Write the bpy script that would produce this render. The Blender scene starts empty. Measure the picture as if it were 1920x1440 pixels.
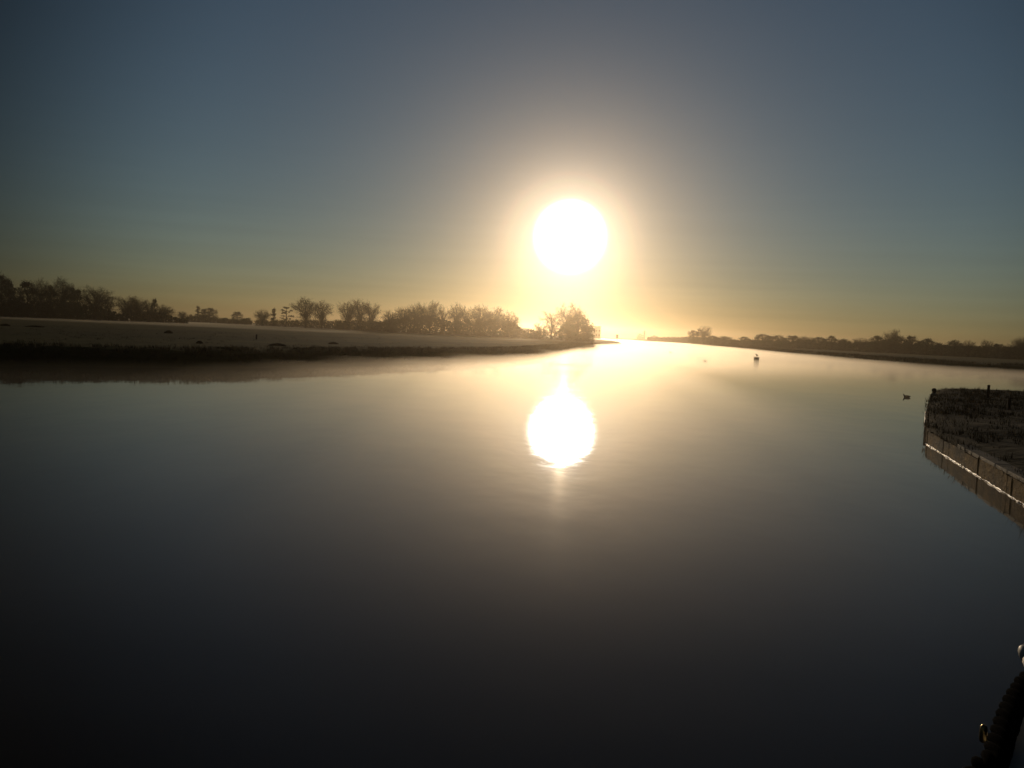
import bpy, bmesh, math, random
import numpy as np
from mathutils import Vector, Matrix, Quaternion
from mathutils.geometry import tessellate_polygon

PI = math.pi
rad = math.radians
sc = bpy.context.scene
COL = sc.collection
rng = random.Random(11)

# ------------------------------------------------------------------ camera
CAM = Vector((0.0, 0.0, 3.0))
HFOV = rad(65.0)
FPX = 960.0 / math.tan(HFOV / 2)          # focal length in pixels of the 1920 px wide photograph
PITCH, ROLL = rad(3.65), rad(2.4)
FWD = Vector((0, math.cos(PITCH), -math.sin(PITCH)))
UP0 = Vector((0, math.sin(PITCH), math.cos(PITCH)))
RIGHT = Vector((1, 0, 0)) * math.cos(ROLL) + UP0 * math.sin(ROLL)
UP = UP0 * math.cos(ROLL) - Vector((1, 0, 0)) * math.sin(ROLL)


def ray(px, py):
    return (FWD * FPX + RIGHT * (px - 960) - UP * (py - 720)).normalized()


def horizon(px):
    """photo row of the horizon in column px"""
    lo, hi = 0.0, 1440.0
    for _ in range(50):
        m = (lo + hi) / 2
        if ray(px, m).z > 0:
            lo = m
        else:
            hi = m
    return lo


def ground(px, py, z=0.0):
    d = ray(px, py)
    t = (z - CAM.z) / d.z
    return CAM + d * t


def azim(px, dist, z=0.0):
    d = ray(px, horizon(px))
    h = Vector((d.x, d.y, 0)).normalized()
    return Vector((h.x * dist, h.y * dist, z))


def height(px, py, dist):
    d = ray(px, py)
    return CAM.z + d.z * dist / math.hypot(d.x, d.y)


def px_size(dist, px=960):
    """metres across the line of sight for one photo pixel"""
    return dist / math.hypot(FPX, px - 960)


cam_d = bpy.data.cameras.new('camera')
cam = bpy.data.objects.new('camera', cam_d)
COL.objects.link(cam)
cam_d.sensor_fit = 'HORIZONTAL'
cam_d.angle = HFOV
cam_d.clip_start = 0.05
cam_d.clip_end = 20000
M = Matrix((RIGHT, UP, -FWD)).transposed().to_4x4()
M.translation = CAM
cam.matrix_world = M
sc.camera = cam

# ------------------------------------------------------------------ small helpers


def link(name, me, parent=None, mat=None):
    o = bpy.data.objects.new(name, me)
    COL.objects.link(o)
    if mat is not None and len(me.materials) == 0:
        me.materials.append(mat)
    if parent is not None:
        o.parent = parent
    return o


def empty(name, loc, rz=0.0):
    o = bpy.data.objects.new(name, None)
    COL.objects.link(o)
    o.location = loc
    o.rotation_euler = (0, 0, rz)
    o.empty_display_size = 0.2
    return o


def tag(o, label=None, cat=None, group=None, kind=None):
    if label:
        o['label'] = label
    if cat:
        o['category'] = cat
    if group:
        o['group'] = group
    if kind:
        o['kind'] = kind
    return o


def mesh_from(name, verts, faces, smooth=False):
    me = bpy.data.meshes.new(name)
    me.from_pydata([tuple(v) for v in verts], [], [tuple(f) for f in faces])
    if smooth:
        me.polygons.foreach_set('use_smooth', [True] * len(me.polygons))
    me.update()
    return me


class MB:
    """collects shapes into one mesh"""

    def __init__(self):
        self.v, self.f = [], []

    def add(self, vs, fs):
        b = len(self.v)
        self.v += [tuple(v) for v in vs]
        self.f += [tuple(i + b for i in f) for f in fs]

    def box(self, c, s, rz=0.0, bevel=0.0):
        bm = bmesh.new()
        bmesh.ops.create_cube(bm, size=1.0)
        for v in bm.verts:
            v.co = Vector((v.co.x * s[0], v.co.y * s[1], v.co.z * s[2]))
        if bevel:
            bmesh.ops.bevel(bm, geom=bm.edges[:], offset=bevel, segments=2, affect='EDGES', profile=0.6)
        m = Matrix.Translation(c) @ Matrix.Rotation(rz, 4, 'Z')
        bm.verts.index_update()
        self.add([m @ v.co for v in bm.verts], [[v.index for v in f.verts] for f in bm.faces])
        bm.free()

    def tube(self, pts, rads, n=6, caps=True):
        pts = [Vector(p) for p in pts]
        if not isinstance(rads, (list, tuple)):
            rads = [rads] * len(pts)
        vs, fs = [], []
        t = (pts[1] - pts[0]).normalized()
        u = t.orthogonal().normalized()
        for i, p in enumerate(pts):
            a = pts[max(i - 1, 0)]
            b = pts[min(i + 1, len(pts) - 1)]
            t2 = (b - a).normalized()
            u = (u - t2 * u.dot(t2)).normalized()
            w = t2.cross(u)
            for k in range(n):
                an = 2 * PI * k / n
                vs.append(p + (u * math.cos(an) + w * math.sin(an)) * rads[i])
        for i in range(len(pts) - 1):
            for k in range(n):
                a, b = i * n + k, i * n + (k + 1) % n
                fs.append((a, b, b + n, a + n))
        if caps:
            fs.append(tuple(range(n))[::-1])
            fs.append(tuple(range((len(pts) - 1) * n, len(pts) * n)))
        self.add(vs, fs)

    def lathe(self, c, prof, n=20):
        vs, fs = [], []
        for r, z in prof:
            for k in range(n):
                an = 2 * PI * k / n
                vs.append((c[0] + r * math.cos(an), c[1] + r * math.sin(an), c[2] + z))
        for i in range(len(prof) - 1):
            for k in range(n):
                a, b = i * n + k, i * n + (k + 1) % n
                fs.append((a, b, b + n, a + n))
        fs.append(tuple(range(n))[::-1])
        fs.append(tuple(range((len(prof) - 1) * n, len(prof) * n)))
        self.add(vs, fs)

    def mesh(self, name, smooth=False):
        return mesh_from(name, self.v, self.f, smooth)

    def build(self, name, mat, parent=None, smooth=False):
        return link(name, self.mesh(name, smooth), parent, mat)


# ------------------------------------------------------------------ materials


def nodes_of(m):
    m.use_nodes = True
    nt = m.node_tree
    return nt, nt.nodes, nt.links


def mat_noise(name, c1, c2, scale=3.0, rough=0.85, spec=0.3, bump=0.0, bscale=None, detail=6.0, c3=None, s3=0.3, stretch=None, metal=0.0):
    m = bpy.data.materials.new(name)
    nt, N, L = nodes_of(m)
    bs = N['Principled BSDF']
    tc = N.new('ShaderNodeTexCoord')
    src = tc.outputs['Object']
    if stretch:
        mp = N.new('ShaderNodeMapping')
        mp.inputs['Scale'].default_value = stretch
        L.new(src, mp.inputs['Vector'])
        src = mp.outputs['Vector']
    nz = N.new('ShaderNodeTexNoise')
    nz.inputs['Scale'].default_value = scale
    nz.inputs['Detail'].default_value = detail
    nz.inputs['Roughness'].default_value = 0.65
    L.new(src, nz.inputs['Vector'])
    rp = N.new('ShaderNodeValToRGB')
    rp.color_ramp.elements[0].position = 0.32
    rp.color_ramp.elements[1].position = 0.68
    rp.color_ramp.elements[0].color = (*c1, 1)
    rp.color_ramp.elements[1].color = (*c2, 1)
    L.new(nz.outputs['Fac'], rp.inputs['Fac'])
    out = rp.outputs['Color']
    if c3:
        n3 = N.new('ShaderNodeTexNoise')
        n3.inputs['Scale'].default_value = s3
        n3.inputs['Detail'].default_value = 4
        L.new(src, n3.inputs['Vector'])
        r3 = N.new('ShaderNodeValToRGB')
        r3.color_ramp.elements[0].position = 0.45
        r3.color_ramp.elements[1].position = 0.62
        L.new(n3.outputs['Fac'], r3.inputs['Fac'])
        mx = N.new('ShaderNodeMix')
        mx.data_type = 'RGBA'
        L.new(r3.outputs['Color'], mx.inputs['Factor'])
        L.new(out, mx.inputs['A'])
        mx.inputs['B'].default_value = (*c3, 1)
        out = mx.outputs['Result']
    L.new(out, bs.inputs['Base Color'])
    bs.inputs['Roughness'].default_value = rough
    bs.inputs['Specular IOR Level'].default_value = spec
    bs.inputs['Metallic'].default_value = metal
    if bump:
        b = N.new('ShaderNodeBump')
        b.inputs['Strength'].default_value = 1.0
        b.inputs['Distance'].default_value = bump
        n2 = N.new('ShaderNodeTexNoise')
        n2.inputs['Scale'].default_value = bscale or scale * 3
        n2.inputs['Detail'].default_value = 6
        L.new(src, n2.inputs['Vector'])
        L.new(n2.outputs['Fac'], b.inputs['Height'])
        L.new(b.outputs['Normal'], bs.inputs['Normal'])
    return m


MAT = {}
MAT['meadow'] = mat_noise('meadow_grass', (0.056, 0.060, 0.016), (0.090, 0.088, 0.026), 0.20, 1.0, 0.02, 0.06, 1.2, c3=(0.050, 0.053, 0.016), s3=0.03)
MAT['quay_turf'] = mat_noise('quay_turf', (0.028, 0.027, 0.012), (0.066, 0.055, 0.026), 1.2, 0.95, 0.1, 0.06, 4.0, c3=(0.022, 0.020, 0.012), s3=0.35)
MAT['blade'] = mat_noise('grass_blade', (0.045, 0.044, 0.018), (0.10, 0.085, 0.040), 0.6, 0.9, 0.15)
MAT['dry_blade'] = mat_noise('dry_grass_blade', (0.05, 0.042, 0.020), (0.11, 0.090, 0.048), 0.6, 0.9, 0.15)
MAT['bark'] = mat_noise('bark', (0.030, 0.024, 0.018), (0.060, 0.048, 0.036), 2.0, 0.95, 0.1, 0.02, 8)
MAT['twig'] = mat_noise('twig', (0.034, 0.030, 0.022), (0.058, 0.050, 0.037), 0.8, 0.9, 0.15)
MAT['leaf'] = mat_noise('evergreen_leaf', (0.024, 0.030, 0.014), (0.050, 0.052, 0.026), 0.5, 0.75, 0.25)
MAT['scrub'] = mat_noise('scrub', (0.030, 0.028, 0.016), (0.060, 0.050, 0.032), 0.5, 0.9, 0.1)
MAT['timber'] = mat_noise('wet_timber', (0.085, 0.050, 0.009), (0.250, 0.150, 0.028), 2.2, 0.85, 0.12, 0.03, 7, stretch=(1, 1, 2), c3=(0.026, 0.020, 0.007), s3=0.7)
MAT['waling'] = mat_noise('wet_rail', (0.07, 0.05, 0.02), (0.16, 0.11, 0.05), 6.0, 0.30, 0.6, 0.02, 16)
MAT['stone'] = mat_noise('coping_stone', (0.16, 0.14, 0.11), (0.30, 0.27, 0.22), 3.0, 0.8, 0.35, 0.01, 12, c3=(0.07, 0.065, 0.035), s3=0.7)
MAT['post'] = mat_noise('old_post', (0.020, 0.016, 0.012), (0.050, 0.040, 0.030), 6.0, 0.85, 0.25, 0.01, 20)
MAT['buoy'] = mat_noise('marker_paint', (0.018, 0.011, 0.009), (0.032, 0.019, 0.015), 3.0, 0.6, 0.3, 0.005, 12)
MAT['pale'] = mat_noise('pale_wall', (0.38, 0.34, 0.29), (0.48, 0.44, 0.38), 0.4, 0.85, 0.2)
MAT['roof'] = mat_noise('roof', (0.10, 0.085, 0.075), (0.16, 0.13, 0.11), 0.8, 0.8, 0.2)
MAT['glass'] = mat_noise('window_dark', (0.03, 0.035, 0.04), (0.05, 0.055, 0.06), 1.0, 0.2, 0.5)
MAT['rope'] = mat_noise('black_rope', (0.0012, 0.0012, 0.0012), (0.004, 0.004, 0.0035), 60, 1.0, 0.01, 0.002, 200)
MAT['deck'] = mat_noise('deck_paint', (0.44, 0.46, 0.46), (0.54, 0.56, 0.55), 6, 0.6, 0.3, 0.001, 120)
MAT['hull'] = mat_noise('hull_paint', (0.012, 0.014, 0.018), (0.020, 0.022, 0.028), 4, 0.35, 0.5)
MAT['brass'] = mat_noise('brass', (0.55, 0.40, 0.18), (0.70, 0.52, 0.26), 40, 0.25, 0.5, 0.0006, 300, metal=1.0)
MAT['white_paint'] = mat_noise('white_paint', (0.62, 0.58, 0.52), (0.78, 0.74, 0.68), 30, 0.45, 0.5)
MAT['duck'] = mat_noise('duck_feathers', (0.018, 0.013, 0.009), (0.045, 0.032, 0.020), 18, 0.8, 0.25)
MAT['bill'] = mat_noise('bill', (0.20, 0.15, 0.04), (0.26, 0.20, 0.06), 10, 0.5, 0.4)
MAT['gull'] = mat_noise('bird_feathers', (0.02, 0.02, 0.02), (0.06, 0.06, 0.06), 6, 0.8, 0.25)


def water_material():
    m = bpy.data.materials.new('river_water')
    nt, N, L = nodes_of(m)
    bs = N['Principled BSDF']
    bs.inputs['Base Color'].default_value = (0.018, 0.013, 0.007, 1)
    bs.inputs['Roughness'].default_value = 0.036
    bs.inputs['IOR'].default_value = 1.333
    tc = N.new('ShaderNodeTexCoord')
    hs = []
    for scale, amp, st in ((0.55, 1.0, (1, 0.55, 1)), (2.3, 0.22, (1, 0.6, 1)), (0.07, 3.0, (1, 0.7, 1))):
        mp = N.new('ShaderNodeMapping')
        mp.inputs['Scale'].default_value = st
        mp.inputs['Rotation'].default_value = (0, 0, 0.35)
        L.new(tc.outputs['Object'], mp.inputs['Vector'])
        nz = N.new('ShaderNodeTexNoise')
        nz.inputs['Scale'].default_value = scale
        nz.inputs['Detail'].default_value = 3
        L.new(mp.outputs['Vector'], nz.inputs['Vector'])
        mu = N.new('ShaderNodeMath')
        mu.operation = 'MULTIPLY'
        mu.inputs[1].default_value = amp
        L.new(nz.outputs['Fac'], mu.inputs[0])
        hs.append(mu.outputs[0])
    s = hs[0]
    for h in hs[1:]:
        a = N.new('ShaderNodeMath')
        L.new(s, a.inputs[0])
        L.new(h, a.inputs[1])
        s = a.outputs[0]
    b = N.new('ShaderNodeBump')
    b.inputs['Strength'].default_value = 1.0
    b.inputs['Distance'].default_value = 0.008
    L.new(s, b.inputs['Height'])
    L.new(b.outputs['Normal'], bs.inputs['Normal'])
    b2 = N.new('ShaderNodeBsdfPrincipled')
    b2.inputs['Base Color'].default_value = bs.inputs['Base Color'].default_value
    b2.inputs['Roughness'].default_value = 0.17
    b2.inputs['IOR'].default_value = 1.333
    L.new(b.outputs['Normal'], b2.inputs['Normal'])
    mp = N.new('ShaderNodeMapping')
    mp.inputs['Scale'].default_value = (0.35, 1.0, 1)
    L.new(tc.outputs['Object'], mp.inputs['Vector'])
    nz = N.new('ShaderNodeTexNoise')
    nz.inputs['Scale'].default_value = 0.11
    nz.inputs['Detail'].default_value = 5
    L.new(mp.outputs['Vector'], nz.inputs['Vector'])
    mr = N.new('ShaderNodeMapRange')
    L.new(nz.outputs['Fac'], mr.inputs['Value'])
    for k, v in (('From Min', 0.3), ('From Max', 0.7), ('To Min', 0.0), ('To Max', 0.005)):
        mr.inputs[k].default_value = v
    mx = N.new('ShaderNodeMixShader')
    L.new(mr.outputs['Result'], mx.inputs['Fac'])
    L.new(bs.outputs['BSDF'], mx.inputs[1])
    L.new(b2.outputs['BSDF'], mx.inputs[2])
    L.new(mx.outputs[0], N['Material Output'].inputs['Surface'])
    return m


MAT['water'] = water_material()


def volume_material(name, color, density, aniso):
    m = bpy.data.materials.new(name)
    nt, N, L = nodes_of(m)
    N.remove(N['Principled BSDF'])
    v = N.new('ShaderNodeVolumePrincipled')
    v.inputs['Color'].default_value = (*color, 1)
    v.inputs['Density'].default_value = density
    v.inputs['Anisotropy'].default_value = aniso
    L.new(v.outputs['Volume'], N['Material Output'].inputs['Volume'])
    return m


# ------------------------------------------------------------------ sun and sky
SUN = ray(1069, 444)
SUN_EL = math.asin(SUN.z)
SUN_ROT = math.atan2(SUN.x, SUN.y)

EXPOSURE = -1.12
SKY = 0.06
world = bpy.data.worlds.new('World')
sc.world = world
world.use_nodes = True
wt = world.node_tree
W, WL = wt.nodes, wt.links
bg = W['Background']
wout = W['World Output']
sky = W.new('ShaderNodeTexSky')
sky.sky_type = 'NISHITA'
sky.sun_disc = False
sky.sun_elevation = SUN_EL
sky.sun_rotation = SUN_ROT
sky.altitude = 0
sky.air_density = 1.0
sky.dust_density = 0.12
sky.ozone_density = 2.1
WL.new(sky.outputs['Color'], bg.inputs['Color'])


def wmath(op, a, b=None, clamp=False):
    n = W.new('ShaderNodeMath')
    n.operation = op
    n.use_clamp = clamp
    for i, x in enumerate((a, b)):
        if x is None:
            continue
        if isinstance(x, (int, float)):
            n.inputs[i].default_value = x
        else:
            WL.new(x, n.inputs[i])
    return n.outputs[0]


# the veiled sun: a glaring disc with the aureole that thin mist draws round it
wtc = W.new('ShaderNodeTexCoord')
wnm = W.new('ShaderNodeVectorMath')
wnm.operation = 'NORMALIZE'
WL.new(wtc.outputs['Generated'], wnm.inputs[0])
wdot = W.new('ShaderNodeVectorMath')
wdot.operation = 'DOT_PRODUCT'
WL.new(wnm.outputs[0], wdot.inputs[0])
wdot.inputs[1].default_value = SUN
theta = wmath('ARCCOSINE', wmath('MINIMUM', wdot.outputs['Value'], 0.9999999))
deg = wmath('MULTIPLY', theta, 180 / PI)


def glow(amp, width, power, color):
    e = wmath('EXPONENT', wmath('MULTIPLY', wmath('POWER', wmath('DIVIDE', deg, width), power), -1.0))
    b = W.new('ShaderNodeBackground')
    b.inputs['Color'].default_value = (*color, 1)
    WL.new(wmath('MULTIPLY', e, amp), b.inputs['Strength'])
    return b.outputs[0]


# the sky keeps its brightness round the sun and deepens away from it
ramp = W.new('ShaderNodeMapRange')
ramp.interpolation_type = 'SMOOTHSTEP'
WL.new(deg, ramp.inputs['Value'])
for k, v in (('From Min', 24.0), ('From Max', 42.0), ('To Min', 1.0), ('To Max', 0.23)):
    ramp.inputs[k].default_value = v
# the air thickens towards the horizon, with faint flat bands of vapour
wsep = W.new('ShaderNodeSeparateXYZ')
WL.new(wnm.outputs[0], wsep.inputs[0])
elev = wmath('MULTIPLY', wmath('MAXIMUM', wsep.outputs['Z'], 0.0), 57.3)
thick = wmath('SUBTRACT', 1.0, wmath('MULTIPLY', wmath('EXPONENT', wmath('DIVIDE', elev, -2.6)), 0.28))
wmp = W.new('ShaderNodeMapping')
wmp.inputs['Scale'].default_value = (2.2, 2.2, 55.0)
WL.new(wnm.outputs[0], wmp.inputs['Vector'])
wnz = W.new('ShaderNodeTexNoise')
wnz.inputs['Scale'].default_value = 1.6
wnz.inputs['Detail'].default_value = 5
WL.new(wmp.outputs['Vector'], wnz.inputs['Vector'])
band = wmath('MULTIPLY', wmath('SUBTRACT', wnz.outputs['Fac'], 0.5), wmath('MULTIPLY', wmath('EXPONENT', wmath('DIVIDE', elev, -6.0)), 0.38))
skyfac = wmath('MULTIPLY', wmath('MULTIPLY', ramp.outputs['Result'], SKY), wmath('MULTIPLY', thick, wmath('ADD', 1.0, band)))
WL.new(skyfac, bg.inputs['Strength'])
acc = bg.outputs[0]
for g in ((250.0, 1.66, 4.0, (1.0, 0.93, 0.82)),
          (1.15, 3.5, 2.2, (1.0, 0.84, 0.64)),
          (0.72, 5.2, 1.4, (1.0, 0.74, 0.50)),
          (0.15, 13.0, 1.6, (1.0, 0.70, 0.50))):
    ad = W.new('ShaderNodeAddShader')
    WL.new(acc, ad.inputs[0])
    WL.new(glow(*g), ad.inputs[1])
    acc = ad.outputs[0]
WL.new(acc, wout.inputs['Surface'])

sun_d = bpy.data.lights.new('sun', 'SUN')
sun_d.energy = 2.0
sun_d.angle = rad(0.5)
sun_d.color = (1.0, 0.73, 0.44)
sun_o = bpy.data.objects.new('sun', sun_d)
COL.objects.link(sun_o)
sun_o.rotation_euler = SUN.to_track_quat('Z', 'Y').to_euler()
sun_o.location = SUN * 50

# ------------------------------------------------------------------ water and land
FAR = 1650.0
LAND_Z = 1.1
me = mesh_from('river', [(-FAR, -80, 0), (FAR, -80, 0), (FAR, FAR, 0), (-FAR, FAR, 0)], [(0, 1, 2, 3)])
tag(link('river', me, None, MAT['water']), kind='structure')


def smooth_line(pts, step):
    """Catmull-Rom through pts, resampled with a spacing that grows with the distance from the camera"""
    out = []
    n = len(pts)
    for i in range(n - 1):
        p0, p1, p2, p3 = pts[max(i - 1, 0)], pts[i], pts[i + 1], pts[min(i + 2, n - 1)]
        ln = (p2 - p1).length
        k = max(1, int(ln / max(step, step * p1.length / 60)))
        for j in range(k):
            t = j / k
            out.append(0.5 * ((2 * p1) + (p2 - p0) * t + (2 * p0 - 5 * p1 + 4 * p2 - p3) * t * t + (3 * p1 - p0 - 3 * p2 + p3) * t ** 3))
    out.append(pts[-1].copy())
    return out


def land(name, water_px, lead, trail, outline, top, mat, seed, side=1):
    """bank profile along a waterline, and the flat meadow behind it; lead and trail are plan points off the frame"""
    r = random.Random(seed)
    pts = [Vector((x, y, 0)) for x, y in lead] + [Vector((p.x, p.y, 0)) for p in (ground(*q) for q in water_px)] + [Vector((x, y, 0)) for x, y in trail]
    line = smooth_line(pts, 1.2)
    prof = [(-1.2, -0.7), (-0.25, -0.12), (0.15, 0.16), (0.7, 0.5 * top), (1.5, 0.78 * top), (2.6, 0.93 * top), (4.5, 1.0 * top), (7.0, 1.0 * top)]
    n = len(line)
    nrm = []
    for i in range(n):
        a, b = line[max(i - 3, 0)], line[min(i + 3, n - 1)]
        t = (b - a).normalized()
        nrm.append(Vector((-t.y, t.x, 0)) * side)
    verts, faces = [], []
    wob = [r.uniform(-1, 1) for _ in range(n + 8)]
    for i in range(n):
        w = sum(wob[i:i + 5]) / 5 * 0.45
        for k, (o, z) in enumerate(prof):
            j = r.uniform(-0.10, 0.10) if 1 < k < 7 else 0
            p = line[i] + nrm[i] * (o + w * (1 if k < 6 else 0.5) + j)
            zz = z + (r.uniform(-0.06, 0.06) + w * 0.18 if 1 < k < 7 else 0)
            verts.append((p.x, p.y, zz))
    K = len(prof)
    for i in range(n - 1):
        for k in range(K - 1):
            a = i * K + k
            faces.append((a, a + 1, a + K + 1, a + K))
    edge = [i * K + K - 1 for i in range(n)]
    base = len(verts)
    verts += [(x, y, top) for x, y in outline]
    loop = edge + list(range(base, base + len(outline)))
    tri = tessellate_polygon([[Vector((verts[i][0], verts[i][1], 0)) for i in loop]])
    faces += [tuple(loop[j] for j in t) for t in tri]
    me = mesh_from(name, verts, faces)
    bm = bmesh.new()
    bm.from_mesh(me)
    bmesh.ops.recalc_face_normals(bm, faces=bm.faces[:])
    up = sum(f.normal.z * f.calc_area() for f in bm.faces)
    if up < 0:
        bmesh.ops.reverse_faces(bm, faces=bm.faces[:])
    bm.to_mesh(me)
    bm.free()
    o = link(name, me, None, mat)
    tag(o, kind='structure')
    return line, nrm


LEFT_PX = [(-120, 684), (0, 686), (120, 687), (240, 688.5), (360, 690), (480, 690), (620, 685), (740, 681), (860, 677), (960, 674),
           (1020, 669), (1060, 662), (1090, 654), (1112, 649), (1165, 645), (1130, 640.6), (1116, 637.6)]
a1000 = azim(1118, 1150)
left_line, left_nrm = land('left_meadow', LEFT_PX, [(-400, 40), (-140, 44), (-75, 46.5)], [(a1000.x, a1000.y)],
                           [(a1000.x - 30, FAR), (-FAR, FAR), (-FAR, 60)], LAND_Z, MAT['meadow'], 3)
RIGHT_PX = [(1205, 639.8), (1260, 643), (1320, 647.5), (1400, 655.5), (1480, 664), (1560, 671.5), (1640, 679), (1730, 687), (1830, 693), (1920, 697), (2050, 704)]
b1 = azim(1180, 1150)
right_line, right_nrm = land('right_meadow', RIGHT_PX, [(b1.x, b1.y)], [(260, 150), (420, 150)],
                             [(FAR, 170), (FAR, FAR), (b1.x + 40, FAR)], 0.95, MAT['meadow'], 5)
f0, f1 = -FAR, FAR
me = mesh_from('far_meadow', [(f0, 1080, -0.4), (f1, 1080, -0.4), (f1, 1090, 0.6), (f0, 1090, 0.6), (f1, FAR, 0.6), (f0, FAR, 0.6)], [(0, 1, 2, 3), (3, 2, 4, 5)])
tag(link('far_meadow', me, None, MAT['meadow']), kind='structure')

# ------------------------------------------------------------------ grass (one object per place, stuff)


def blades(points, r, hmin, hmax, wid, per, spread):
    vs, fs = [], []
    for (x, y, z, s) in points:
        for _ in range(per):
            a = r.uniform(0, 2 * PI)
            d = r.random() ** 0.7 * spread * s
            bx, by = x + math.cos(a) * d, y + math.sin(a) * d
            h = r.uniform(hmin, hmax) * s
            ln = r.uniform(0.1, 0.75) * h
            tx, ty = bx + math.cos(a) * ln, by + math.sin(a) * ln
            w = wid * r.uniform(0.6, 1.3) * s
            qx, qy = -math.sin(a + r.uniform(-1, 1)) * w, math.cos(a) * w
            b = len(vs)
            vs += [(bx - qx, by - qy, z - 0.03), (bx + qx, by + qy, z - 0.03), (tx, ty, z + h)]
            fs.append((b, b + 1, b + 2))
    return vs, fs


def bank_points(line, nrm, r, count, lo, hi, top, dmax, prof=((0, 0), (0.7, 0.5), (1.5, 0.78), (2.6, 0.93), (4.5, 1.0), (400, 1.0))):
    out = []
    near = [i for i, p in enumerate(line) if p.length < dmax]
    while len(out) < count:
        i = r.choice(near)
        o = lo + (hi - lo) * r.random() ** 1.6
        p = line[i] + nrm[i] * o
        i2 = min(i + 1, len(line) - 1)
        p = p + (line[i2] - line[i]) * r.random()
        z = top
        for (o0, z0), (o1, z1) in zip(prof, prof[1:]):
            if o0 <= o <= o1:
                z = top * (z0 + (z1 - z0) * (o - o0) / (o1 - o0))
        out.append((p.x, p.y, z, 1.0))
    return out


r = random.Random(21)
pts = bank_points(left_line, left_nrm, r, 5200, 0.3, 4.5, LAND_Z, 260)
vs, fs = blades(pts, r, 0.08, 0.30, 0.022, 9, 0.30)
pts = bank_points(left_line, left_nrm, r, 1500, 3, 90, LAND_Z, 200)
v2, f2 = blades(pts, r, 0.05, 0.14, 0.022, 7, 0.35)
fs += [tuple(i + len(vs) for i in f) for f in f2]
vs += v2
tag(link('bank_grass', mesh_from('bank_grass', vs, fs), None, MAT['blade']), 'rough tufted grass along the left bank and meadow edge', 'grass', kind='stuff')
pts = bank_points(right_line, right_nrm, r, 3800, 0.4, 9, 0.95, 520)
vs, fs = blades(pts, r, 0.2, 0.7, 0.05, 7, 0.5)
tag(link('far_bank_grass', mesh_from('far_bank_grass', vs, fs), None, MAT['dry_blade']), 'rough grass along the misty right bank', 'grass', kind='stuff')

# ------------------------------------------------------------------ trees
from mathutils import noise as mnoise


def prism(vs, fs, p0, p1, r0, r1, n=3, ph=0.0):
    d = (p1 - p0)
    if d.length < 1e-6:
        return
    t = d.normalized()
    u = t.orthogonal().normalized()
    w = t.cross(u)
    b = len(vs)
    for p, rr in ((p0, r0), (p1, r1)):
        for k in range(n):
            a = ph + 2 * PI * k / n
            vs.append(p + (u * math.cos(a) + w * math.sin(a)) * rr)
    for k in range(n):
        fs.append((b + k, b + (k + 1) % n, b + n + (k + 1) % n, b + n + k))


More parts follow.
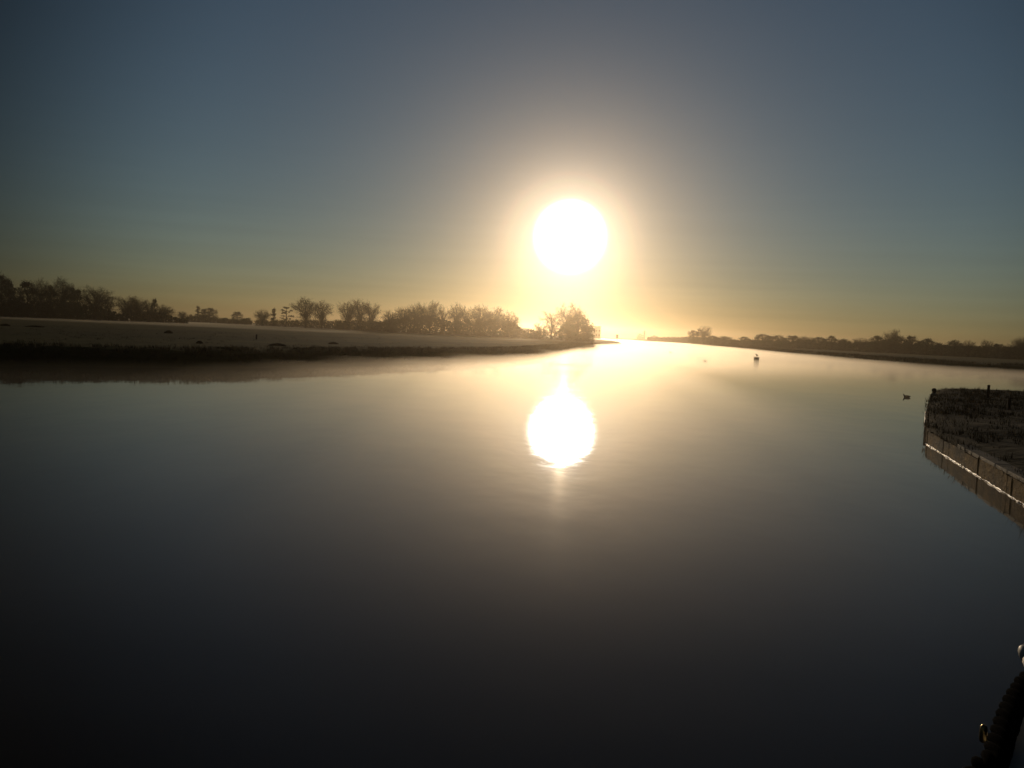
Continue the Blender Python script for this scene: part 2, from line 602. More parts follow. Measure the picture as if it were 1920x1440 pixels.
def bare_tree(seed, H=12.0, W=11.0, low=0.16, limbs=10, br=9, tw=7, upright=0.4, rise=(0.12, 0.5), twig=0.021):
    """a leafless tree: (trunk and limbs), (branches and twigs), grown out to a rounded outline"""
    r = random.Random(seed)
    tv, tf, cv, cf = [], [], [], []
    zc, rz, rx = H * (1 + low) / 2, H * (1 - low) / 2, W / 2
    C = Vector((r.uniform(-.4, .4), r.uniform(-.4, .4), zc))

    def rv(k=1.0):
        return Vector((r.uniform(-k, k), r.uniform(-k, k), r.uniform(-k, k)))

    def lump(d):
        return 1 + 0.15 * mnoise.noise(d * 1.7 + Vector((seed, 0, 0)))

    def reach(p):
        q = p - C
        k = math.sqrt((q.x / rx) ** 2 + (q.y / rx) ** 2 + (q.z / rz) ** 2)
        return k / lump(q.normalized()) if q.length > 0 else 0

    top = H * 0.6
    tp = [Vector((0, 0, -0.3))]
    for i in range(1, 6):
        tp.append(Vector((r.uniform(-.12, .12) * i, r.uniform(-.12, .12) * i, top * i / 5)))
    for i in range(5):
        prism(tv, tf, tp[i], tp[i + 1], 0.32 - 0.05 * i, 0.27 - 0.05 * i, 7)
    for li in range(limbs):
        az = 2 * PI * (li + r.uniform(-.35, .35)) / limbs * 1.0
        cz = r.uniform(-0.35, 1.0) * (1 - upright) + upright * r.uniform(0.35, 1.0)
        sz = math.sqrt(max(0, 1 - cz * cz))
        d = Vector((math.cos(az) * sz, math.sin(az) * sz, cz))
        tgt = C + Vector((d.x * rx, d.y * rx, d.z * rz)) * lump(d) * r.uniform(0.58, 0.84)
        zs = H * r.uniform(*rise)
        zs = min(zs, max(0.1 * H, tgt.z * 0.75))
        k = zs / top * 5
        i0 = min(4, int(k))
        p0 = tp[i0].lerp(tp[i0 + 1], k - i0)
        ctl = p0 * 0.45 + tgt * 0.55 + Vector((-(tgt.x - p0.x) * 0.25, -(tgt.y - p0.y) * 0.25, 0.10 * H * (0.4 + upright)))
        n = 7
        lp = []
        for i in range(n + 1):
            t = i / n
            lp.append(p0 * (1 - t) ** 2 + ctl * 2 * t * (1 - t) + tgt * t * t + (rv(0.13) if 0 < i else Vector()))
        for i in range(n):
            prism(tv, tf, lp[i], lp[i + 1], 0.11 * (1 - i / n) + 0.028, 0.11 * (1 - (i + 1) / n) + 0.028, 5)
        for bi in range(br):
            t = 0.14 + 0.86 * (bi + r.random()) / br
            i = min(n - 1, int(t * n))
            b0 = lp[i].lerp(lp[i + 1], t * n - i)
            tan = (lp[i + 1] - lp[i]).normalized()
            out = (b0 - C)
            out = out.normalized() if out.length > 0.1 else Vector((0, 0, 1))
            dd = (out * 0.5 + tan * 0.30 + Vector((0, 0, 0.18 + upright * 0.35)) + rv(1.05)).normalized()
            ln = W * r.uniform(0.16, 0.34)
            while ln > 0.4 and reach(b0 + dd * ln) > 1.0:
                ln *= 0.8
            bp = [b0]
            for j in range(3):
                dd = (dd + rv(0.22) + Vector((0, 0, 0.07))).normalized()
                bp.append(bp[-1] + dd * ln / 3)
            for j in range(3):
                prism(cv, cf, bp[j], bp[j + 1], 0.042 - 0.011 * j, 0.031 - 0.010 * j, 3, r.random())
            for ti in range(tw):
                t2 = 0.15 + 0.85 * (ti + r.random()) / tw
                j = min(2, int(t2 * 3))
                q0 = bp[j].lerp(bp[j + 1], t2 * 3 - j)
                td = ((bp[j + 1] - bp[j]).normalized() * 0.45 + rv(1.0) + Vector((0, 0, 0.12 + 0.2 * upright))).normalized()
                tl = W * r.uniform(0.06, 0.12)
                q1 = q0 + td * tl * 0.55
                q2 = q1 + (td + rv(0.3)).normalized() * tl * 0.45
                prism(cv, cf, q0, q1, twig * 1.25, twig, 3, r.random())
                prism(cv, cf, q1, q2, twig, twig * 0.6, 3, r.random())
                for _ in range(5):
                    a = q0.lerp(q2, r.uniform(0.2, 0.95))
                    e = (td * 0.6 + rv(1.0) + Vector((0, 0, 0.2))).normalized()
                    prism(cv, cf, a, a + e * tl * r.uniform(0.35, 0.7), twig * 0.8, twig * 0.5, 3, r.random())
    return tv, tf, cv, cf


def leaf_cloud(r, centres, per, size, V, F, flat=0.5):
    for (c, rr) in centres:
        for _ in range(per):
            d = Vector((r.gauss(0, 1), r.gauss(0, 1), r.gauss(0, 0.8)))
            d = d.normalized() * rr * r.random() ** 0.45
            p = c + d
            u = Vector((r.uniform(-1, 1), r.uniform(-1, 1), r.uniform(-flat, flat))).normalized()
            w = u.orthogonal().normalized()
            w = Quaternion(u, r.uniform(0, 6.28)) @ w
            s = size * r.uniform(0.5, 1.3)
            b = len(V)
            V += [p - u * s, p + w * s * 0.45, p + u * s, p - w * s * 0.45]
            F.append((b, b + 1, b + 2, b + 3))


def leafy_tree(seed, H=10.0, R=4.0, low=0.03, clumps=60, per=85, size=0.24, column=False):
    r = random.Random(seed)
    tv, tf, cv, cf = [], [], [], []
    top = Vector((r.uniform(-.3, .3), r.uniform(-.3, .3), H * 0.86))
    prism(tv, tf, Vector((0, 0, -0.3)), Vector((0.1, 0, H * 0.45)), 0.3, 0.2, 7)
    prism(tv, tf, Vector((0.1, 0, H * 0.45)), top, 0.2, 0.05, 6)
    cs = []
    for i in range(clumps):
        z = low * H + (H - low * H) * r.random() ** 0.85
        f = (z / H - low) / (1 - low)
        prof = math.sqrt(max(0.03, 1 - ((f - 0.36) / 0.66) ** 2)) if not column else (1 - 0.55 * f)
        rad_ = R * prof * math.sqrt(r.uniform(0.15, 1)) * 0.88
        a = r.uniform(0, 2 * PI)
        c = Vector((rad_ * math.cos(a), rad_ * math.sin(a), min(z, H - 0.5)))
        rr = R * r.uniform(0.17, 0.34)
        cs.append((c, rr))
        s0 = Vector((0.1, 0, max(0.5, z * 0.62)))
        prism(tv, tf, s0, c, 0.07, 0.025, 4)
    leaf_cloud(r, cs, per, size, cv, cf)
    # stray sprigs outside the clumps
    leaf_cloud(r, [(c * 1.06, rr * 1.5) for c, rr in cs], max(4, per // 10), size * 0.8, cv, cf)
    return tv, tf, cv, cf


PROTO = {}


def proto(kind, data, crown_mat):
    tv, tf, cv, cf = data
    zs = sorted(v.z for v in cv)
    H = zs[int(len(zs) * 0.998)]
    xs = sorted(abs(v.x) for v in cv) + sorted(abs(v.y) for v in cv)
    xs.sort()
    Wd = 2 * xs[int(len(xs) * 0.97)]
    PROTO[kind] = (mesh_from(kind + '_trunk', tv, tf), mesh_from(kind + '_crown', cv, cf), H, Wd)
    PROTO[kind][0].materials.append(MAT['bark'])
    PROTO[kind][1].materials.append(crown_mat)


for i in range(3):
    proto(f'oak{i}', bare_tree(40 + i, 12, 11.5, 0.08, 26, 8, 7, 0.15, twig=0.014), MAT['twig'])
for i in range(3):
    proto(f'vase{i}', bare_tree(60 + i, 12, 10, 0.06, 22, 8, 7, 0.45, (0.06, 0.3), 0.013), MAT['twig'])
for i in range(2):
    proto(f'sparse{i}', bare_tree(80 + i, 12, 9.5, 0.15, 16, 7, 6, 0.3, twig=0.014), MAT['twig'])
for i in range(3):
    proto(f'dense{i}', leafy_tree(100 + i), MAT['leaf'])
proto('bush0', leafy_tree(120, 4.0, 2.6, 0.02, 34, 60, 0.2), MAT['scrub'])
proto('bush1', leafy_tree(121, 4.0, 3.0, 0.02, 30, 60, 0.2), MAT['scrub'])
proto('column0', leafy_tree(130, 10.0, 1.5, 0.25, 30, 60, 0.22, True), MAT['scrub'])


def tier_tree(seed):
    """a pine with flat open tiers on a bare stem"""
    r = random.Random(seed)
    tv, tf, cv, cf = [], [], [], []
    prism(tv, tf, Vector((0, 0, -0.3)), Vector((0.2, 0, 5)), 0.28, 0.2, 7)
    prism(tv, tf, Vector((0.2, 0, 5)), Vector((0.1, 0.2, 9.6)), 0.2, 0.07, 6)
    cs = []
    for z, R in ((4.2, 2.8), (5.6, 3.4), (7.0, 2.4), (8.2, 3.0), (9.6, 1.8)):
        for k in range(6):
            a = r.uniform(0, 6.28)
            q = R * r.uniform(0.4, 1.0)
            c = Vector((q * math.cos(a), q * math.sin(a), z + r.uniform(-.2, .5)))
            prism(tv, tf, Vector((0.15, 0, z - 0.6)), c, 0.08, 0.03, 4)
            for m_ in range(3):
                cs.append((c + Vector((r.uniform(-.7, .7), r.uniform(-.7, .7), r.uniform(-.12, .12))), 0.42))
    leaf_cloud(r, cs, 26, 0.17, cv, cf, 0.3)
    return tv, tf, cv, cf


proto('tier0', tier_tree(5), MAT['leaf'])

TREE_WORD = {'oak': 'bare_tree', 'vase': 'bare_tree', 'sparse': 'bare_tree', 'dense': 'evergreen_tree', 'bush': 'shrub', 'column': 'poplar_tree', 'tier': 'pine_tree'}


def tree(kind, px, top, wpx, dist, label, group, z0=None):
    tm, cm, H, Wd = PROTO[kind]
    word = TREE_WORD[kind.rstrip('0123456789')]
    z0 = LAND_Z if z0 is None else z0
    p = azim(px, dist, z0 - 0.05)
    o = empty(word, p, rng.uniform(0, 6.28))
    h = max(2.0, height(px, top, dist) - z0)
    w = wpx * px_size(dist, px)
    o.scale = (w / Wd, w / Wd, h / H)
    link('trunk', tm, o)
    link('crown', cm, o)
    tag(o, label, 'shrub' if word == 'shrub' else 'tree', group)
    return o


LW = 'trees of the dark wood at the left edge'
LM = 'bare trees spaced along the left meadow'
LG = 'trees of the long grove left of the sun'
FT = 'small hazy trees far beyond the left meadow'
TP = 'trees on the point under the sun'
RM = 'trees standing beyond the right bank'
RW = 'trees of the misty belt at the right edge'
TREES = [
    # dark wood on the left
    ('oak0', -70, 512, 60, 335, 'tall bare tree cut off by the left frame edge', LW),
    ('dense0', 3, 514, 34, 330, 'tall dark tree at the very left edge of the wood', LW),
    ('dense2', 16, 522, 26, 338, 'narrow dark tree second in from the left edge', LW),
    ('oak1', 33, 540, 32, 345, 'lower bare tree in the dip near the left edge', LW),
    ('dense1', 52, 526, 36, 330, 'dark conical evergreen left of the twin pale crowns in the wood', LW),
    ('oak2', 77, 522, 34, 352, 'pale domed bare crown between the evergreen and the tall comb of stems', LW),
    ('dense0', 95, 534, 28, 334, 'short dark tree right beside the pale domed crown', LW),
    ('vase1', 117, 519, 36, 338, 'tall flat topped bare tree with comb like upright stems', LW),
    ('dense2', 132, 538, 28, 334, 'dark sloping tree on the right shoulder of the comb like stems', LW),
    ('dense1', 145, 541, 20, 330, 'narrow dark evergreen just left of the big round crown', LW),
    ('oak0', 178, 537, 58, 336, 'big round bare crown near the right end of the dark wood', LW),
    ('sparse0', 204, 556, 22, 330, 'thin bare tree closing the dark wood beside the gap', LW),
    ('vase0', 237, 556, 42, 360, 'pale feathery bare tree just right of the gap in the wood', LW),
    ('oak1', 256, 555, 36, 352, 'darker bare tree paired with the pale feathery one', LW),
    ('vase2', 279, 562, 20, 352, 'slim pale tree left of the pointed dark tree', LW),
    ('dense1', 289, 559, 13, 348, 'pointed narrow dark tree at the tapering end of the wood', LW),
    ('oak2', 307, 571, 36, 352, 'last round bare tree where the dark wood tapers off', LW),
    ('oak0', 341, 583, 18, 480, 'small round tree alone past the end of the dark wood', FT),
    ('column0', 371, 573, 8, 620, 'thin hazy upright tree left of the rounded far clump', FT),
    ('dense2', 392, 577, 30, 600, 'rounded hazy far tree beside the thin upright one', FT),
    ('oak1', 378, 588, 30, 560, 'low bare far tree at the foot of the thin upright one', FT),
    ('dense1', 444, 584, 22, 640, 'pale domed far tree standing alone on the skyline', FT),
    ('bush0', 462, 595, 20, 480, 'low dark shrub right of the pale domed far tree', FT),
    ('bush1', 420, 595, 26, 620, 'low hazy shrub left of the pale domed far tree', FT),
    # spaced trees
    ('oak2', 491, 580, 28, 420, 'small round topped bare tree left of the thin post like tree', LM),
    ('column0', 513, 577, 9, 430, 'thin post like tree between two small bare trees', LM),
    ('tier0', 536, 575, 26, 400, 'open pine with flat tiers on a bare stem', LM),
    ('vase1', 573, 557, 42, 365, 'larger left one of the touching pair of bare trees', LM),
    ('vase2', 603, 563, 36, 362, 'smaller right one of the touching pair of bare trees', LM),
    ('vase0', 652, 565, 36, 350, 'left stem of the broad bare clump with fan like crowns', LM),
    ('vase2', 674, 560, 40, 354, 'tallest middle stem of the broad bare clump with fan like crowns', LM),
    ('vase1', 695, 567, 32, 350, 'right stem of the broad bare clump with fan like crowns', LM),
    # grove
    ('vase2', 731, 581, 28, 320, 'lowest bare tree at the left start of the grove', LG),
    ('oak0', 757, 574, 36, 312, 'second tree of the grove sloping up to its tall middle', LG),
    ('oak2', 782, 567, 40, 305, 'broad bare crown before the highest one of the grove', LG),
    ('oak1', 806, 564, 42, 300, 'highest rounded bare crown of the grove', LG),
    ('sparse1', 830, 571, 28, 300, 'thin see-through tree right of the highest crown in the grove', LG),
    ('oak2', 856, 568, 38, 296, 'upright bare crown in the middle of the grove', LG),
    ('sparse0', 876, 574, 26, 296, 'thin see-through tree right of the middle crown in the grove', LG),
    ('oak0', 899, 571, 40, 292, 'broad crown with sky showing through right of the grove middle', LG),
    ('oak1', 926, 575, 40, 288, 'sloping bare crown next to last in the grove', LG),
    ('oak2', 951, 583, 40, 284, 'last drooping crown at the right end of the grove', LG),
    ('bush0', 963, 604, 24, 282, 'shrub under the last crown at the right end of the grove', LG),
    # point
    ('sparse1', 1012, 604, 26, 262, 'wispy low bare tree left of the point trees', TP),
    ('sparse1', 1034, 583, 42, 258, 'leaning bare tree left of the ivy covered one on the point', TP),
    ('sparse0', 1064, 565, 52, 256, 'tallest open bare crown rising behind the rounded bush on the point', TP),
    ('sparse1', 1082, 572, 34, 258, 'bare crown leaning right above the rounded bush on the point', TP),
    ('dense0', 1083, 587, 46, 250, 'dense rounded ivy covered tree under the bare crown on the point', TP),
    ('dense2', 1064, 603, 34, 249, 'lower dense tree filling the left foot of the ivy covered one', TP),
    ('bush1', 1100, 606, 30, 248, 'shrub at the right foot of the ivy covered tree on the point', TP),
    ('bush0', 1000, 616, 34, 268, 'low shrub beside the flat pale building left of the point', TP),
    # far centre
    ('dense1', 1200, 626, 12, 1250, 'tiny hazy tree clump left of the far tower', 'tiny trees on the far skyline'),
    ('dense0', 1227, 629, 14, 1200, 'tiny rounded tree right of the far tower', 'tiny trees on the far skyline'),
    ('oak0', 1263, 631, 10, 900, 'tiny tree midway between far tower and the round riverside tree', 'tiny trees on the far skyline'),
    # right
    ('dense2', 1300, 619, 22, 520, 'lower round shoulder tree left of the tall riverside tree', RM),
    ('oak1', 1320, 611, 26, 515, 'tall round tree with gaps standing alone on the right skyline', RM),
    ('bush1', 1334, 628, 24, 512, 'shrub at the right foot of the tall lone round tree', RM),
    ('dense0', 1357, 630, 30, 520, 'broad low tree right of the tall lone round tree', RM),
    ('bush0', 1376, 636, 18, 500, 'small shrub in the dip before the domed tree', RM),
    ('dense1', 1396, 631, 24, 490, 'small domed tree alone before the long belt begins', RM),
    ('dense2', 1430, 626, 34, 470, 'first rounded tree at the left end of the long belt', RW),
    ('dense0', 1458, 628, 34, 465, 'second tree of the long belt, level with its neighbours', RW),
    ('dense1', 1485, 628.5, 34, 458, 'third tree of the long belt, with a flat top', RW),
    ('oak0', 1510, 630, 34, 450, 'bare tree in the low flat stretch of the long belt', RW),
    ('dense2', 1535, 631.5, 32, 440, 'rounded tree left of the small pointed one in the belt', RW),
    ('dense1', 1559, 629, 20, 432, 'small pointed tree sticking up from the belt', RW),
    ('dense0', 1582, 635, 30, 425, 'low rounded tree right of the small pointed one', RW),
    ('oak2', 1612, 633, 34, 415, 'bare flat crown before the belt rises to its highest dome', RW),
    ('dense2', 1645, 629, 30, 405, 'dark tree under the left flank of the pale dome', RW),
    ('oak1', 1672, 617, 30, 410, 'pale bare dome, highest crown of the belt on the right', RW),
    ('dense0', 1680, 629, 34, 400, 'dark tree at the foot of the pale bare dome', RW),
    ('dense1', 1708, 629, 28, 395, 'square topped dark tree right of the pale dome', RW),
    ('dense2', 1738, 634, 30, 385, 'sloping dark tree before the low gap in the belt', RW),
    ('bush0', 1766, 643, 26, 380, 'low shrub in the gap of the belt', RW),
    ('dense0', 1790, 637, 26, 372, 'dark tree just right of the low gap in the belt', RW),
    ('oak2', 1816, 638, 26, 368, 'rounded bare tree above the far end of the grass quay', RW),
    ('vase0', 1850, 637, 20, 362, 'wispy fan shaped tree above the post on the quay', RW),
    ('dense1', 1872, 644, 30, 358, 'low dark tree near the right frame edge', RW),
    ('bush1', 1893, 646, 28, 354, 'low shrub beside the tallest tree at the right frame edge', RW),
    ('oak0', 1916, 631, 34, 350, 'tall bare tree at the right frame edge', RW),
    ('oak1', 1965, 628, 60, 350, 'broad bare tree just past the right frame edge', RW),
]
for t in TREES:
    tree(*t, z0=0.95 if t[1] > 1240 else (0.6 if t[1] > 1190 else None))


def hedge(stops, dist0, dist1, label, cat, group, thick=3.5, size=0.26, dens=26, mat='scrub', z0=LAND_Z, name='hedge'):
    """an unclipped hedge; stops are (photo column, photo row of its top)"""
    r = random.Random(int(stops[0][0] * 7 + dist0))
    x0, x1 = stops[0][0], stops[-1][0]
    mid = azim((x0 + x1) / 2, (dist0 + dist1) / 2, z0)
    V, F = [], []
    ln = (azim(x1, dist1) - azim(x0, dist0)).length
    n = int(ln * 2.0)
    for i in range(n):
        f = (i + r.random()) / n
        px = x0 + (x1 - x0) * f
        d = dist0 + (dist1 - dist0) * f
        for (a, ya), (b, yb) in zip(stops, stops[1:]):
            if a <= px <= b:
                top = ya + (yb - ya) * (px - a) / (b - a)
        h = max(0.8, height(px, top, d) - z0) * (0.86 + 0.22 * mnoise.noise(Vector((i * 0.11, dist0, 0)))) * r.uniform(0.85, 1.15)
        c = azim(px, d + r.uniform(-thick, thick) / 2, 0) - Vector((mid.x, mid.y, 0))
        cs = []
        z = 0.2
        while z < h:
            cs.append((Vector((c.x + r.uniform(-.5, .5), c.y + r.uniform(-.5, .5), min(z, h - 0.3))), r.uniform(0.5, 0.95)))
            z += r.uniform(0.5, 0.9)
        leaf_cloud(r, cs, dens, size, V, F)
        for _ in range(7):
            a = Vector((c.x + r.uniform(-.9, .9), c.y + r.uniform(-.9, .9), h * r.uniform(0.5, 0.95)))
            q = a + Vector((r.uniform(-.5, .5), r.uniform(-.5, .5), r.uniform(0.5, 1.3)))
            prism(V, F, a, q, 0.028, 0.014, 3)
    o = link(name, mesh_from('hedge', V, F), None, MAT[mat])
    o.location = mid
    tag(o, label, cat, group)
    return o


HG = 'hedges and undergrowth along the meadows'
hedge([(-90, 560), (0, 562), (110, 564), (200, 574), (222, 588), (250, 580), (300, 584), (330, 593), (352, 596)], 328, 350, 'dark undergrowth along the foot of the wood at the left edge', 'undergrowth', HG, 5, 0.42, 30, 'leaf')
hedge([(352, 592), (385, 590), (420, 598), (470, 600)], 560, 500, 'low hazy far hedge right of the dark wood', 'hedge', HG, 4, 0.34, 16)
hedge([(478, 598), (500, 600), (560, 599), (640, 600)], 425, 372, 'low hedge behind the small bare trees in the left meadow', 'hedge', HG, 3, 0.3, 18)
hedge([(632, 602), (660, 599), (700, 600), (745, 597)], 352, 325, 'dense hedge under the broad bare clump', 'hedge', HG, 4, 0.36, 28)
hedge([(725, 600), (750, 592), (790, 590), (830, 595), (850, 598), (905, 598), (955, 600), (975, 612), (990, 622), (1012, 626)], 315, 272, 'long hedge filling the foot of the grove', 'hedge', HG, 5, 0.34, 26)
hedge([(1005, 622), (1030, 616), (1060, 612), (1112, 626)], 264, 246, 'undergrowth round the trees on the point under the sun', 'undergrowth', HG, 4, 0.24, 22)
hedge([(1215, 632), (1250, 632.5), (1290, 632), (1340, 634), (1380, 638), (1420, 638)], 800, 480, 'thin hazy hedge on the far right skyline', 'hedge', HG, 5, 0.5, 14, 'scrub', 0.9)
hedge([(1412, 636), (1500, 638), (1600, 641), (1700, 640), (1800, 648), (1960, 650)], 468, 348, 'long dark hedge along the foot of the right tree belt', 'hedge', HG, 5, 0.42, 26, 'leaf', 0.95)

# ------------------------------------------------------------------ buildings far away


def block(px0, px1, top, dist, label, flat=True, z0=0.9, low=None):
    w = (px1 - px0) * px_size(dist)
    h = height((px0 + px1) / 2, top, dist) - z0
    o = empty('far_building', azim((px0 + px1) / 2, dist, z0), 0.15)
    m = MB()
    m.box((0, 0, h / 2), (w, w * 0.8, h), 0, 0.05)
    m.build('wall', MAT['pale'], o)
    m = MB()
    m.box((0, 0, h + 0.2), (w + 0.6, w * 0.8 + 0.6, 0.4), 0, 0.05)
    rf = m.build('roof', MAT['roof'], o)
    n = max(2, int(w / 2.6))
    for k in range(n):
        for zz in (h * 0.3, h * 0.66):
            m = MB()
            m.box((-w / 2 + (k + 0.5) * w / n, -w * 0.4 - 0.01, zz), (1.1, 0.12, 1.3), 0, 0.02)
            m.build('window', MAT['glass'], o)
    tag(o, label, 'building', 'hazy buildings far behind the meadow')
    return o, w, h


block(974, 991, 616.5, 620, 'low flat hazy building left of the point trees')
block(1104, 1116, 615.5, 660, 'lower pale building half hidden behind the ivy covered tree')
o, w, h = block(1114, 1125, 612.5, 680, 'taller square pale building right of the point trees')
m = MB()
m.tube([(-w / 2 + 0.4, 0, h), (-w / 2 + 0.4, 0, h + 2.8)], [0.16, 0.08], 6)
m.build('mast', MAT['roof'], o)

ow = empty('church_tower', azim(1208, 1260, 0.6), 0.1)
tw = 3.2 * px_size(1260)
th = height(1208, 622, 1260) - 0.6
m = MB(); m.box((0, 0, th / 2), (tw, tw, th), 0, 0.05); m.build('tower_wall', MAT['pale'], ow)
for sx in (-1, 1):
    for sy in (-1, 1):
        m = MB()
        m.box((sx * tw * 0.38, sy * tw * 0.38, th + 0.5), (tw * 0.2, tw * 0.2, 1.0), 0, 0.03)
        m.build('pinnacle', MAT['pale'], ow)
m = MB(); m.lathe((0, 0, th), [(tw * 0.36, 0), (tw * 0.2, 1.2), (0.06, 3.0)], 8); m.build('spire', MAT['roof'], ow)
m = MB(); m.box((0, -tw / 2 - 0.01, th * 0.78), (tw * 0.35, 0.1, th * 0.16), 0, 0.02); m.build('belfry_opening', MAT['glass'], ow)
tag(ow, 'thin hazy tower on the far skyline right of the sun', 'tower')

# ------------------------------------------------------------------ markers and posts
p = azim(1157, 640, 0)
o = empty('channel_marker', p, 0.1)
s = px_size(640)
m = MB(); m.tube([(0, 0, -1.0), (0, 0, height(1157, 628, 640))], [0.16, 0.13], 8); m.build('post', MAT['post'], o)
zt, zb = height(1157, 627.2, 640), height(1157, 634, 640)
m = MB(); m.box((0, -0.2, (zt + zb) / 2), (4.6 * s, 0.12, zt - zb), 0, 0.03); bd = m.build('board', MAT['buoy'], o)
m = MB(); m.box((0, -0.02, (zt + zb) / 2), (4.2 * s, 0.1, 0.15), 0, 0.02); m.build('batten', MAT['post'], o)
tag(o, 'small square board on a post at the river bend under the sun', 'marker')

p = ground(1418, 679)
o = empty('marker_buoy', p, 0.25)
dist = p.length
s = px_size(math.hypot(p.x, p.y), 1418)
hh = height(1418, 668.5, math.hypot(p.x, p.y))
wd = 7.4 * s
m = MB()
m.box((0, 0, hh * 0.42 - 0.1), (wd * 0.94, wd * 0.94, hh * 0.92), 0, 0.06)
m.build('body', MAT['buoy'], o)
m = MB(); m.box((0, 0, hh * 0.94 - 0.06), (wd * 1.06, wd * 1.06, hh * 0.12), 0, 0.03); m.build('cap', MAT['post'], o)
m = MB(); m.box((0, 0, hh * 0.45), (wd * 1.02, wd * 1.02, hh * 0.1), 0, 0.02); m.build('band', MAT['post'], o)
tag(o, 'dark square marker standing in the misty river with a bird on top', 'buoy')
BUOY_TOP = Vector((p.x, p.y, hh))


# ------------------------------------------------------------------ birds: one skinned body each
def skinned(name, verts, edges, radii, mat, parent=None, loc=None, rz=0, scale=1.0, sub=2):
    me = bpy.data.meshes.new(name)
    me.from_pydata(verts, edges, [])
    o = bpy.data.objects.new(name + '_raw', me)
    COL.objects.link(o)
    sk = o.modifiers.new('skin', 'SKIN')
    sk.use_smooth_shade = True
    for i, d in enumerate(me.skin_vertices[0].data):
        d.radius = radii[i]
        d.use_root = (i == 0)
    sb = o.modifiers.new('sub', 'SUBSURF')
    sb.levels = sub
    sb.render_levels = sub
    dg = bpy.context.evaluated_depsgraph_get()
    ev = o.evaluated_get(dg)
    out = bpy.data.meshes.new_from_object(ev)
    bpy.data.objects.remove(o)
    out.name = name
    out.materials.clear()
    for q in out.polygons:
        q.use_smooth = True
    res = link(name, out, parent, mat)
    if loc is not None:
        res.location = loc
        res.rotation_euler = (0, 0, rz)
        res.scale = (scale,) * 3
    return res


DUCK_V = [(0.02, 0, 0.07), (-0.10, 0, 0.065), (-0.19, 0, 0.085), (-0.265, 0, 0.13), (0.11, 0, 0.075), (0.165, 0, 0.10), (0.185, 0, 0.165), (0.195, 0, 0.235), (0.235, 0, 0.243)]
DUCK_E = [(0, 1), (1, 2), (2, 3), (0, 4), (4, 5), (5, 6), (6, 7), (7, 8)]
DUCK_R = [(0.105, 0.088), (0.10, 0.085), (0.07, 0.05), (0.022, 0.014), (0.09, 0.08), (0.065, 0.06), (0.034, 0.034), (0.042, 0.040), (0.026, 0.024)]


def duck(px, py, rz, label, scale=1.0):
    p = ground(px, py)
    b = skinned('duck', DUCK_V, DUCK_E, DUCK_R, MAT['duck'], None, (p.x, p.y, -0.02), rz, scale)
    m = MB()
    m.add([(0.25, -0.017, 0.242), (0.25, 0.017, 0.242), (0.30, 0.015, 0.228), (0.30, -0.015, 0.228), (0.25, -0.015, 0.226), (0.25, 0.015, 0.226), (0.30, 0.012, 0.221), (0.30, -0.012, 0.221)],
          [(0, 1, 2, 3), (7, 6, 5, 4), (0, 3, 7, 4), (1, 5, 6, 2), (3, 2, 6, 7), (0, 4, 5, 1)])
    m.build('bill', MAT['bill'], b)
    for s_ in (-1, 1):
        m = MB()
        prof = [(-0.20, 0.085, 0.02), (-0.12, 0.107, 0.045), (-0.02, 0.118, 0.055), (0.07, 0.108, 0.045), (0.11, 0.085, 0.02)]
        vs, fs = [], []
        for x, y, hz in prof:
            for zz, yy in ((0.105 - hz, y - 0.006), (0.105, y + 0.006), (0.105 + hz, y - 0.018), (0.105, y - 0.03)):
                vs.append((x, s_ * yy, zz))
        for i in range(4):
            for k in range(4):
                a, c = i * 4 + k, i * 4 + (k + 1) % 4
                fs.append((a, c, c + 4, a + 4))
        fs += [(0, 1, 2, 3), (16, 17, 18, 19)]
        m.add(vs, fs)
        m.build('wing', MAT['duck'], b)
    tag(b, label, 'duck', 'ducks on the river')
    return b


duck(1700, 745, rad(172), 'duck swimming beside the corner of the grass quay', 0.92)
duck(1322, 677.5, rad(160), 'small dark duck on the bright river left of the square marker', 1.0)
duck(1257, 661, rad(175), 'farthest tiny duck on the glaring water near the bend', 1.3)

GULL_V = [(0, 0, 0.17), (-0.09, 0, 0.15), (-0.2, 0, 0.12), (0.06, 0, 0.21), (0.085, 0, 0.27), (0.10, 0, 0.315), (0.16, 0, 0.31), (-0.01, 0.04, 0.08), (-0.01, 0.04, 0.0), (-0.01, -0.04, 0.08), (-0.01, -0.04, 0.0)]
GULL_E = [(0, 1), (1, 2), (0, 3), (3, 4), (4, 5), (5, 6), (0, 7), (7, 8), (0, 9), (9, 10)]
GULL_R = [(0.085, 0.08), (0.07, 0.06), (0.02, 0.014), (0.065, 0.065), (0.042, 0.042), (0.046, 0.046), (0.010, 0.010), (0.016, 0.016), (0.009, 0.009), (0.016, 0.016), (0.009, 0.009)]
g = skinned('perched_bird', GULL_V, GULL_E, GULL_R, MAT['gull'], None, BUOY_TOP, rad(150), 1.35)
tag(g, 'bird perched on the square marker in the river', 'bird')

# stake, leaning stick and dark clumps on the left bank
p = ground(480.5, 636.5, LAND_Z)
m = MB()
h = height(480.5, 627, math.hypot(p.x, p.y)) - LAND_Z
m.tube([(0, 0, -0.3), (0.01, 0, h * 0.6), (0.03, 0.0, h)], [0.09, 0.085, 0.07], 8)
o = m.build('wooden_stake', MAT['post'])
o.location = p
tag(o, 'short dark stake standing in the left meadow', 'stake')

p = ground(1070, 655)
m = MB()
dd = math.hypot(p.x, p.y)
s = px_size(dd, 1070)
m.tube([(0, 0, -0.2), (-2.0 * s, 0, 4.2 * s), (-3.6 * s, 0.1, 7.0 * s)], [0.10, 0.08, 0.05], 7)
o = m.build('leaning_stick', MAT['post'])
o.location = p
tag(o, 'dark stick leaning out of the water by the point', 'stick')


